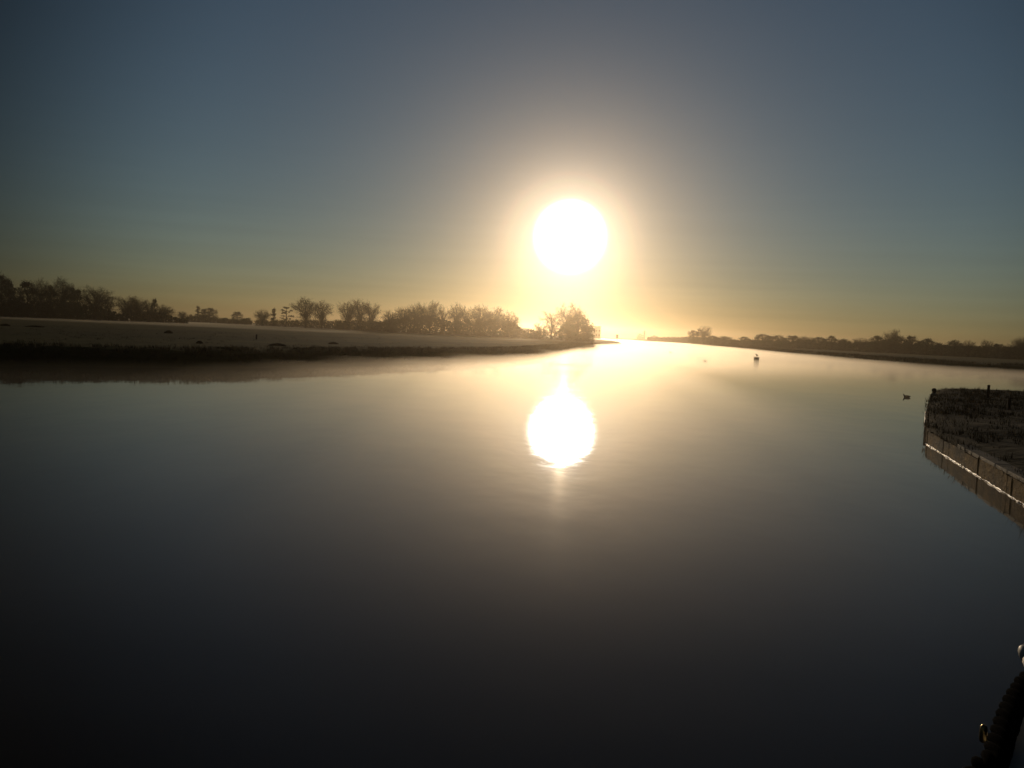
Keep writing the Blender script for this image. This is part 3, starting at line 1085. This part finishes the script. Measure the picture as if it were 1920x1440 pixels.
def tussock(px, py, wpx, hpx, label, seed):
    p = ground(px, py, LAND_Z)
    d = math.hypot(p.x, p.y)
    r = random.Random(seed)
    w, h = wpx * px_size(d, px), max(0.25, hpx * px_size(d, px))
    vs, fs = [], []
    for _ in range(500):
        a, q = r.uniform(0, 6.28), r.random() ** 0.6
        x, y = math.cos(a) * q * w / 2, math.sin(a) * q * w / 2
        hh = h * (1 - q * q * 0.7) * r.uniform(0.5, 1.1)
        ww = 0.03
        b = len(vs)
        vs += [(x - ww, y, -0.03), (x + ww, y, -0.03), (x * 1.35, y * 1.35, hh)]
        fs.append((b, b + 1, b + 2))
    o = link('grass_tussock', mesh_from('grass_tussock', vs, fs), None, MAT['scrub'])
    o.location = p
    tag(o, label, 'grass tussock', 'dark tussocks on the left meadow')


tussock(10, 611, 14, 5, 'dark tussock at the very left edge of the meadow', 1)
tussock(66, 613, 30, 4, 'long low dark tussock near the left edge of the meadow', 2)
tussock(316, 625, 13, 7, 'dark tussock alone in the middle of the left meadow', 3)
tussock(374, 644, 10, 4, 'small dark tussock on the lip of the left bank', 4)
tussock(625, 645, 16, 4, 'dark tussock on the bank lip below the broad bare clump', 5)
tussock(520, 648, 26, 4, 'wide dark tussock on the bank lip right of the stake', 6)

# ------------------------------------------------------------------ grass quay on the right
QZ = 0.45
A = ground(1743, 806, QZ)               # near corner of the edge
B = ground(1920, 899, QZ)               # where the edge leaves the frame
dirE = (B - A).normalized()
C0 = A + dirE * 26
Bk = ground(1757, 733, QZ)
Bk2 = ground(1772, 729, QZ)
far_r = Vector((90, Bk2.y + 3, QZ))
fr = [C0, A, A + (Bk - A) * 0.5 + Vector((-0.25, 0, 0)), Bk, Bk2]
outline = [Vector((q.x, q.y, 0)) for q in fr] + [Vector((120, Bk2.y + 4, 0)), Vector((120, C0.y - 2, 0))]
# turf top as a grid clipped to the outline, with hummocks
xs0, xs1 = min(q.x for q in fr), 60


def inside(x, y):
    c = False
    n = len(outline)
    for i in range(n):
        a, b = outline[i], outline[(i + 1) % n]
        if (a.y > y) != (b.y > y) and x < (b.x - a.x) * (y - a.y) / (b.y - a.y) + a.x:
            c = not c
    return c


def edge_dist(x, y):
    best = 1e9
    for a, b in zip(fr, fr[1:]):
        ab = Vector((b.x - a.x, b.y - a.y))
        t = max(0, min(1, ((x - a.x) * ab.x + (y - a.y) * ab.y) / ab.length_squared))
        best = min(best, math.hypot(a.x + ab.x * t - x, a.y + ab.y * t - y))
    return best


from mathutils import noise as mnoise


def turf_z(x, y):
    e = min(1.0, edge_dist(x, y) / 1.2)
    n1 = mnoise.noise(Vector((x * 0.35, y * 0.35, 0)))
    n2 = mnoise.noise(Vector((x * 1.1, y * 1.1, 4)))
    return QZ + 0.02 + e * (0.05 + 0.10 * n1 + 0.06 * n2)


bm = bmesh.new()
ring = []
for a, b in zip(fr, fr[1:]):
    k = max(1, int((b - a).length / 0.6))
    for j in range(k):
        ring.append(a.lerp(b, j / k))
ring.append(fr[-1])
ring += [Vector((120, Bk2.y + 4, QZ)), Vector((120, C0.y - 2, QZ))]
from mathutils.geometry import delaunay_2d_cdt
gp = []
y = C0.y
while y < Bk2.y + 3:
    x = xs0
    while x < 60:
        if inside(x, y) and edge_dist(x, y) > 0.3:
            gp.append((x + rng.uniform(-.15, .15), y + rng.uniform(-.15, .15)))
        x += 0.5 if x < 40 else 2.0
    y += 0.5
allp = [Vector((q.x, q.y)) for q in ring] + [Vector(q) for q in gp]
nr = len(ring)
res = delaunay_2d_cdt(allp, [(i, (i + 1) % nr) for i in range(nr)], [], 1, 1e-5)
vv = []
for q in res[0]:
    vv.append((q.x, q.y, turf_z(q.x, q.y)))
me = mesh_from('grass_quay', vv, res[2], True)
# skirt down below the water so that the bank is solid
bmq = bmesh.new()
bmq.from_mesh(me)
be = [e for e in bmq.edges if len(e.link_faces) == 1]
ex = bmesh.ops.extrude_edge_only(bmq, edges=be)
for v in [g_ for g_ in ex['geom'] if isinstance(g_, bmesh.types.BMVert)]:
    v.co.z = -0.8
bmesh.ops.recalc_face_normals(bmq, faces=bmq.faces[:])
if sum(f.normal.z * f.calc_area() for f in bmq.faces) < 0:
    bmesh.ops.reverse_faces(bmq, faces=bmq.faces[:])
bmq.to_mesh(me)
bmq.free()
tag(link('quay_ground', me, None, MAT['quay_turf']), kind='structure')

r = random.Random(77)
pts = []
while len(pts) < 9000:
    x = r.uniform(xs0, 46)
    y = r.uniform(C0.y, Bk2.y + 2)
    if not inside(x, y) or edge_dist(x, y) < 0.02:
        continue
    if y < 8 and r.random() < 0.7:
        continue
    n1 = mnoise.noise(Vector((x * 0.22, y * 0.22, 9)))
    if n1 < -0.12 and r.random() < 0.6:
        continue
    pts.append((x, y, turf_z(x, y), r.uniform(0.6, 1.25) * (1 + 0.5 * max(0, n1))))
for a, b in zip(fr, fr[1:]):                     # grass hanging over the lip
    k = int((b - a).length * 7)
    for j in range(k):
        q = a.lerp(b, (j + r.random()) / k)
        if r.random() < 0.75 * (0.6 + 0.9 * mnoise.noise(Vector((q.x * 0.6, q.y * 0.6, 2)))) + 0.15:
            pts.append((q.x + r.uniform(-.05, .25), q.y + r.uniform(-.1, .1), QZ - 0.02, r.uniform(0.6, 1.1)))
vs, fs = blades(pts, r, 0.06, 0.20, 0.012, 9, 0.22)
tag(link('quay_grass', mesh_from('quay_grass', vs, fs), None, MAT['dry_blade']), 'rough winter grass growing on top of the quay', 'grass', kind='stuff')

# timber edging of the quay: planks, piles, wet rail, coping
ew = empty('quay_edging', (A.x, A.y, 0), math.atan2(dirE.y, dirE.x))
# local x runs along the edge towards the camera, local -y or +y faces the river
nloc = Vector((-dirE.y, dirE.x))
river_side = 1 if nloc.dot(Vector((-1, 0))) > 0 else -1
L_ = 26.0
m = MB()
x = 0.0
r = random.Random(8)
while x < L_:
    w = r.choice((0.3, 0.34, 0.62, 0.9, 1.25)) * r.uniform(0.85, 1.15)
    m.box((x + w / 2, river_side * (0.05 + r.uniform(-0.004, 0.004)), -0.15 + r.uniform(-0.035, 0.025)), (w - 0.001, 0.07, 1.12), 0, 0.002)
    x += w
m.build('boarding', MAT['timber'], ew)
m = MB()
npt = 230
ptsw = [(L_ * i / npt - 0.10, river_side * (0.095 + r.uniform(-0.012, 0.012)), 0.008 + r.uniform(-0.010, 0.012)) for i in range(npt + 1)]
m.tube(ptsw, [max(0.004, 0.018 + r.uniform(-0.022, 0.014)) for _ in ptsw], 10)
m.build('rail', MAT['waling'], ew, True)
x = 0.2
while x < L_:
    m = MB()
    hz = 0.43 + r.uniform(-0.04, 0.07)
    m.lathe((x, river_side * 0.060, -0.7), [(0.045, 0), (0.043, 0.66 + hz), (0.035, 0.69 + hz)], 10)
    m.build('pile', MAT['timber'], ew)
    x += r.uniform(2.4, 4.2)
x = 4.2
while x < L_:
    w = r.uniform(0.9, 1.5)
    m = MB()
    m.box((x + w / 2, -river_side * 0.10, QZ + 0.005 + r.uniform(-0.01, 0.01)), (w - 0.03, 0.34, 0.09), r.uniform(-0.012, 0.012), 0.015)
    m.build('coping_slab', MAT['stone'], ew)
    x += w
tag(ew, 'weathered timber edging with wet rail along the quay', 'quay edging')

# end boarding, from the near corner away to the back corner
e2 = empty('quay_end_boarding', (A.x, A.y, 0), 0)
m = MB()
seq = [fr[1], fr[2], fr[3], fr[4]]
for a, b in zip(seq, seq[1:]):
    d = Vector((b.x - a.x, b.y - a.y))
    k = int(d.length / 0.6) + 1
    nx = Vector((-d.y, d.x)).normalized()
    if nx.x > 0:
        nx = -nx
    for j in range(k):
        c = Vector((a.x, a.y)) + d * ((j + 0.5) / k) + nx * (0.05 + r.uniform(-0.02, 0.02)) - Vector((A.x, A.y))
        m.box((c.x, c.y, -0.16 + r.uniform(-0.03, 0.04)), (d.length / k - 0.015, 0.07, 1.1), math.atan2(d.y, d.x), 0.012)
m.build('boarding', MAT['timber'], e2)
m = MB()
q0 = [Vector((q.x - A.x - 0.14, q.y - A.y, 0.04)) for q in seq[:3]]
m.tube(q0, 0.035, 10)
m.build('rail', MAT['waling'], e2, True)
tag(e2, 'dark boarding round the far corner of the quay', 'quay edging')


def mooring_post(px, base_py, top_py, wpx, label, knob=False):
    p = ground(px, base_py, QZ)
    d = math.hypot(p.x, p.y)
    h = height(px, top_py, d) - QZ
    rr = wpx * px_size(d, px) / 2
    o = empty('mooring_post', (p.x, p.y, QZ), rng.uniform(0, 3))
    m = MB()
    if knob:
        m.lathe((0, 0, -0.3), [(rr * 0.8, 0), (rr * 0.75, 0.3 + h * 0.5), (rr * 0.6, 0.3 + h * 0.62)], 14)
    else:
        m.lathe((0, 0, -0.3), [(rr, 0), (rr * 0.95, 0.3 + h * 0.85), (rr * 0.9, 0.3 + h * 0.93)], 12)
    m.build('shaft', MAT['post'], o, False)
    m = MB()
    if knob:
        c = h * 0.75
        m.lathe((0, 0, 0), [(rr * 0.5, c - rr), (rr * 0.95, c - rr * 0.5), (rr * 1.1, c), (rr * 0.95, c + rr * 0.5), (rr * 0.5, c + rr * 0.9), (0.01, c + rr)], 14)
    else:
        m.lathe((0, 0, 0), [(rr * 1.05, h * 0.92), (rr * 1.05, h * 0.97), (rr * 0.5, h)], 12)
    m.build('head', MAT['post'], o, True)
    tag(o, label, 'mooring post', 'mooring posts on the quay')


p = ground(1749, 757, 0.0)
m = MB()
k = px_size(math.hypot(p.x, p.y), 1749)
m.lathe((0, 0, -0.15), [(0.10, 0), (4.5 * k, 0.10), (6.6 * k, 0.28), (6.8 * k, 0.50), (5.6 * k, 0.66), (3.2 * k, 0.74), (0.05, 0.76)], 18)
o = m.build('corner_fender', MAT['stone'], None, True)
o.location = (p.x, p.y, 0)
tag(o, 'pale rounded fender against the far corner of the grass quay', 'fender')

mooring_post(1751, 739, 729, 8, 'round headed mooring post at the far corner of the quay', True)
mooring_post(1852, 750, 721.5, 5, 'tall thin dark post near the back of the quay')
mooring_post(1891, 770, 746, 6, 'shorter dark post nearer the right frame edge on the quay')

# ------------------------------------------------------------------ the boat in the bottom right corner
DZ = 1.95
edge_px = [(1842, 1520), (1862, 1450), (1880, 1392), (1900, 1340), (1921, 1302), (1948, 1277), (1994, 1258)]
ed = [ground(x, y, DZ) for x, y in edge_px]
start = [Vector((0.78, -1.6, DZ)), Vector((0.80, -0.2, DZ)), Vector((0.86, 0.9, DZ))]
edl = smooth_line([Vector((q.x, q.y, 0)) for q in start + ed] + [Vector((ed[-1].x + 0.6, ed[-1].y + 0.12, 0)), Vector((ed[-1].x + 1.6, ed[-1].y - 0.2, 0))], 0.06)
boat = empty('boat', (1.8, 0.6, 0))
off = Vector((1.8, 0.6, 0))
inner = [Vector((4.2, edl[-1].y - 0.9, 0)), Vector((4.4, -1.6, 0))]
loop = edl + inner
nl = len(loop)
vs = [(q.x - off.x, q.y - off.y, DZ) for q in loop] + [(q.x - off.x, q.y - off.y, DZ - 0.04) for q in loop]
tri = tessellate_polygon([[Vector((q.x, q.y, 0)) for q in loop]])
fs = [tuple(t) for t in tri] + [tuple(i + nl for i in t)[::-1] for t in tri]
fs += [(i, (i + 1) % nl, (i + 1) % nl + nl, i + nl) for i in range(nl)]
me = mesh_from('deck', vs, fs)
bm = bmesh.new(); bm.from_mesh(me); bmesh.ops.recalc_face_normals(bm, faces=bm.faces[:]); bm.to_mesh(me); bm.free()
link('deck', me, boat, MAT['deck'])
cen = Vector((2.6, 0.4, 0))
vs, fs = [], []
rows = [(1.0, DZ - 0.045), (1.0, DZ - 0.35), (0.9, 1.0), (0.75, 0.3), (0.6, -0.4)]
for f, z in rows:
    for q in loop:
        w = cen + (q - cen) * f
        vs.append((w.x - off.x, w.y - off.y, z))
for i in range(len(rows) - 1):
    for k in range(nl):
        a, b = i * nl + k, i * nl + (k + 1) % nl
        fs.append((a, b, b + nl, a + nl))
link('hull', mesh_from('hull', vs, fs), boat, MAT['hull'])
tag(boat, 'grey decked boat bow in the bottom right corner', 'boat')

# plaited black rope fender lying along the gunwale
ln = [Vector((q.x, q.y, DZ)) for q in edl]
cum = [0.0]
for a, b in zip(ln, ln[1:]):
    cum.append(cum[-1] + (b - a).length)


def along(s):
    for i in range(len(ln) - 1):
        if cum[i + 1] >= s:
            t = (s - cum[i]) / max(1e-6, cum[i + 1] - cum[i])
            return ln[i].lerp(ln[i + 1], t), (ln[i + 1] - ln[i]).normalized()
    return ln[-1], (ln[-1] - ln[-2]).normalized()


fen = MB()
R0, r0 = 0.0195, 0.0135
S0, S1 = 1.2, cum[-1] - 0.2
for strand in range(4):
    pp = []
    n = int((S1 - S0) / 0.012)
    for i in range(n):
        s = S0 + (S1 - S0) * i / n
        c, t = along(s)
        side = Vector((t.y, -t.x, 0))
        a = s / 0.24 * 2 * PI + strand * PI / 2
        rr = R0 * (1 + 0.06 * math.sin(s * 37 + strand))
        pp.append(c + side * (math.cos(a) * rr) + Vector((0, 0, 0.030 + math.sin(a) * rr)))
    fen.tube(pp, r0, 8)
o = fen.build('rope_fender', MAT['rope'], None, True)
tag(o, 'thick black twisted rope along the boat edge in the corner', 'rope')

# brass fitting glinting on the outer side of the rope
c = ground(1843, 1384, DZ)
dck = min((q for q in ln), key=lambda q: (q - c).length)
o = empty('brass_fitting', c, 0.0)
m = MB()
m.lathe((0, 0, -0.012), [(0.004, 0), (0.0085, 0.004), (0.010, 0.014), (0.010, 0.034), (0.0085, 0.044), (0.005, 0.049), (0.001, 0.051)], 16)
m.build('knob', MAT['brass'], o, True)
m = MB(); m.tube([(0, 0, -0.004), (dck.x - c.x, dck.y - c.y, -0.004)], 0.006, 8); m.build('stem', MAT['brass'], o, True)
tag(o, 'small brass fitting glinting beside the black rope', 'fitting')

# pale round ended pole leaning over the frame edge
top = CAM + ray(1917, 1212) * 2.9
bot = CAM + ray(1975, 1330) * 2.75
ax = (top - bot).normalized()
o = empty('boat_pole', bot - ax * 0.25)
rel = lambda q: q - (bot - ax * 0.25)
m = MB()
m.tube([rel(bot - ax * 0.25), rel(bot), rel(top - ax * 0.05)], [0.021, 0.021, 0.019], 14)
m.build('shaft', MAT['white_paint'], o, True)
m = MB()
m.tube([rel(top - ax * 0.053), rel(top - ax * 0.03), rel(top - ax * 0.014), rel(top - ax * 0.005), rel(top)], [0.0195, 0.0195, 0.017, 0.012, 0.004], 14)
m.build('end_cap', MAT['white_paint'], o, True)
tag(o, 'pale round ended pole at the right frame edge above the rope', 'pole')

# ------------------------------------------------------------------ haze and mist


def volume_box(name, lo, hi, mat, label, cat):
    m = MB()
    m.box([(a + b) / 2 for a, b in zip(lo, hi)], [b - a for a, b in zip(lo, hi)])
    o = m.build(name, mat)
    tag(o, label, cat, kind='stuff')
    o.visible_shadow = True
    return o


volume_box('haze', (-FAR - 50, -100, -2), (FAR + 50, FAR + 50, 20), volume_material('haze', (0.80, 0.66, 0.48), 0.00044, 0.91), 'golden morning haze over the whole river valley', 'haze')
volume_box('river_mist', (-400, 2.0, -0.02), (700, 1500, 0.50), volume_material('river_mist', (0.96, 0.87, 0.72), 0.0047, 0.78), 'thin mist on the river, spread nearer as a glare veil', 'mist')  # real low mist, extended towards the camera to add a lens glare veil
# nested mist banks, thickened to add glare under the sun, thinning out sideways
for q, (l0, ls, r0, rs, n0) in enumerate(((3.5, 0.03, 4.0, 0.10, 9), (6.5, 0.045, 5.0, 0.17, 7), (10, 0.065, 6.0, 0.22, 5), (14, 0.085, 6.5, 0.30, 3))):
    y1 = 64 + 9 * q
    plan = [(-l0 - ls * n0, n0), (r0 + rs * n0, n0), (r0 + rs * 24, 24), (min(14.5, r0 + rs * 56), 56), (16, y1),
            (60 + 12 * q, y1 + 20), (150 + 20 * q, 150), (150 + 20 * q, 300), (95, 1400), (-20, 1400), (-l0 - ls * 120, 120)]
    k = len(plan)
    m = MB()
    zt = 0.64 - 0.05 * q
    zb = -0.03 - 0.01 * q
    m.add([(x, y, zb) for x, y in plan] + [(x, y, zt) for x, y in plan],
          [tuple(range(k))[::-1], tuple(range(k, 2 * k))] + [(a, (a + 1) % k, (a + 1) % k + k, a + k) for a in range(k)])
    if q == 0:
        MAT['sunlit'] = volume_material('sunlit_mist', (0.96, 0.87, 0.74), 0.0046, 0.85)
    tag(m.build('sunlit_mist', MAT['sunlit']), 'mist on the open river under the sun, thickened for glare', 'mist', 'mist over the open river', kind='stuff')
volume_box('meadow_mist', (-900, 190, LAND_Z + 0.02), (azim(1090, 700).x, 900, LAND_Z + 0.40), volume_material('meadow_mist', (0.98, 0.91, 0.76), 0.0026, 0.6), 'low mist lying over the left meadow', 'mist')

volume_box('bank_mist', (b1.x + 60, 175, 0.97), (700, 620, 1.75), volume_material('bank_mist', (0.96, 0.88, 0.74), 0.009, 0.7), 'low mist at the foot of the trees on the right bank', 'mist')

# wisps of vapour rising off the water along the banks
MAT['wisp'] = volume_material('mist_wisp', (0.97, 0.89, 0.76), 0.010, 0.82)
r = random.Random(31)
for px, py, lx, ly, hz, where in ((560, 694, 7, 2.5, 0.8, 'left bank below the pair of bare trees'), (690, 688, 9, 3, 1.1, 'left bank below the broad bare clump'), (800, 683, 9, 3, 0.9, 'left bank below the grove'),
                                  (905, 679, 11, 3, 1.2, 'left bank below the end of the grove'), (985, 676, 12, 4, 1.1, 'bank left of the point'), (1045, 669, 13, 5, 1.3, 'bank under the point trees'),
                                  (1390, 656, 30, 7, 1.2, 'right shore left of the square marker'), (1530, 670, 24, 6, 1.1, 'right shore past the square marker'), (1660, 683, 18, 5, 0.9, 'right shore above the duck')):
    bm = bmesh.new()
    bmesh.ops.create_icosphere(bm, subdivisions=3, radius=1.0)
    for v in bm.verts:
        k = 1 + 0.25 * mnoise.noise(v.co * 1.6 + Vector((px, 0, 0)))
        v.co = Vector((v.co.x * lx * k, v.co.y * ly * k, v.co.z * hz * 0.62 * k))
    me = bpy.data.meshes.new('mist_wisp')
    bm.to_mesh(me)
    bm.free()
    o = link('mist_wisp', me, None, MAT['wisp'])
    o.location = ground(px, py) + Vector((0, 0, 0.1))
    o.rotation_euler = (0, 0, r.uniform(-0.2, 0.5))
    tag(o, 'wisp of mist on the water by the ' + where, 'mist', 'mist wisps along the banks', 'stuff')

# ------------------------------------------------------------------ render settings
sc.view_settings.view_transform = 'Standard'
sc.view_settings.look = 'None'
sc.view_settings.exposure = EXPOSURE
sc.view_settings.gamma = 1.0
sc.cycles.use_denoising = True
sc.cycles.volume_bounces = 1
sc.cycles.max_bounces = 6
sc.cycles.sample_clamp_indirect = 6.0
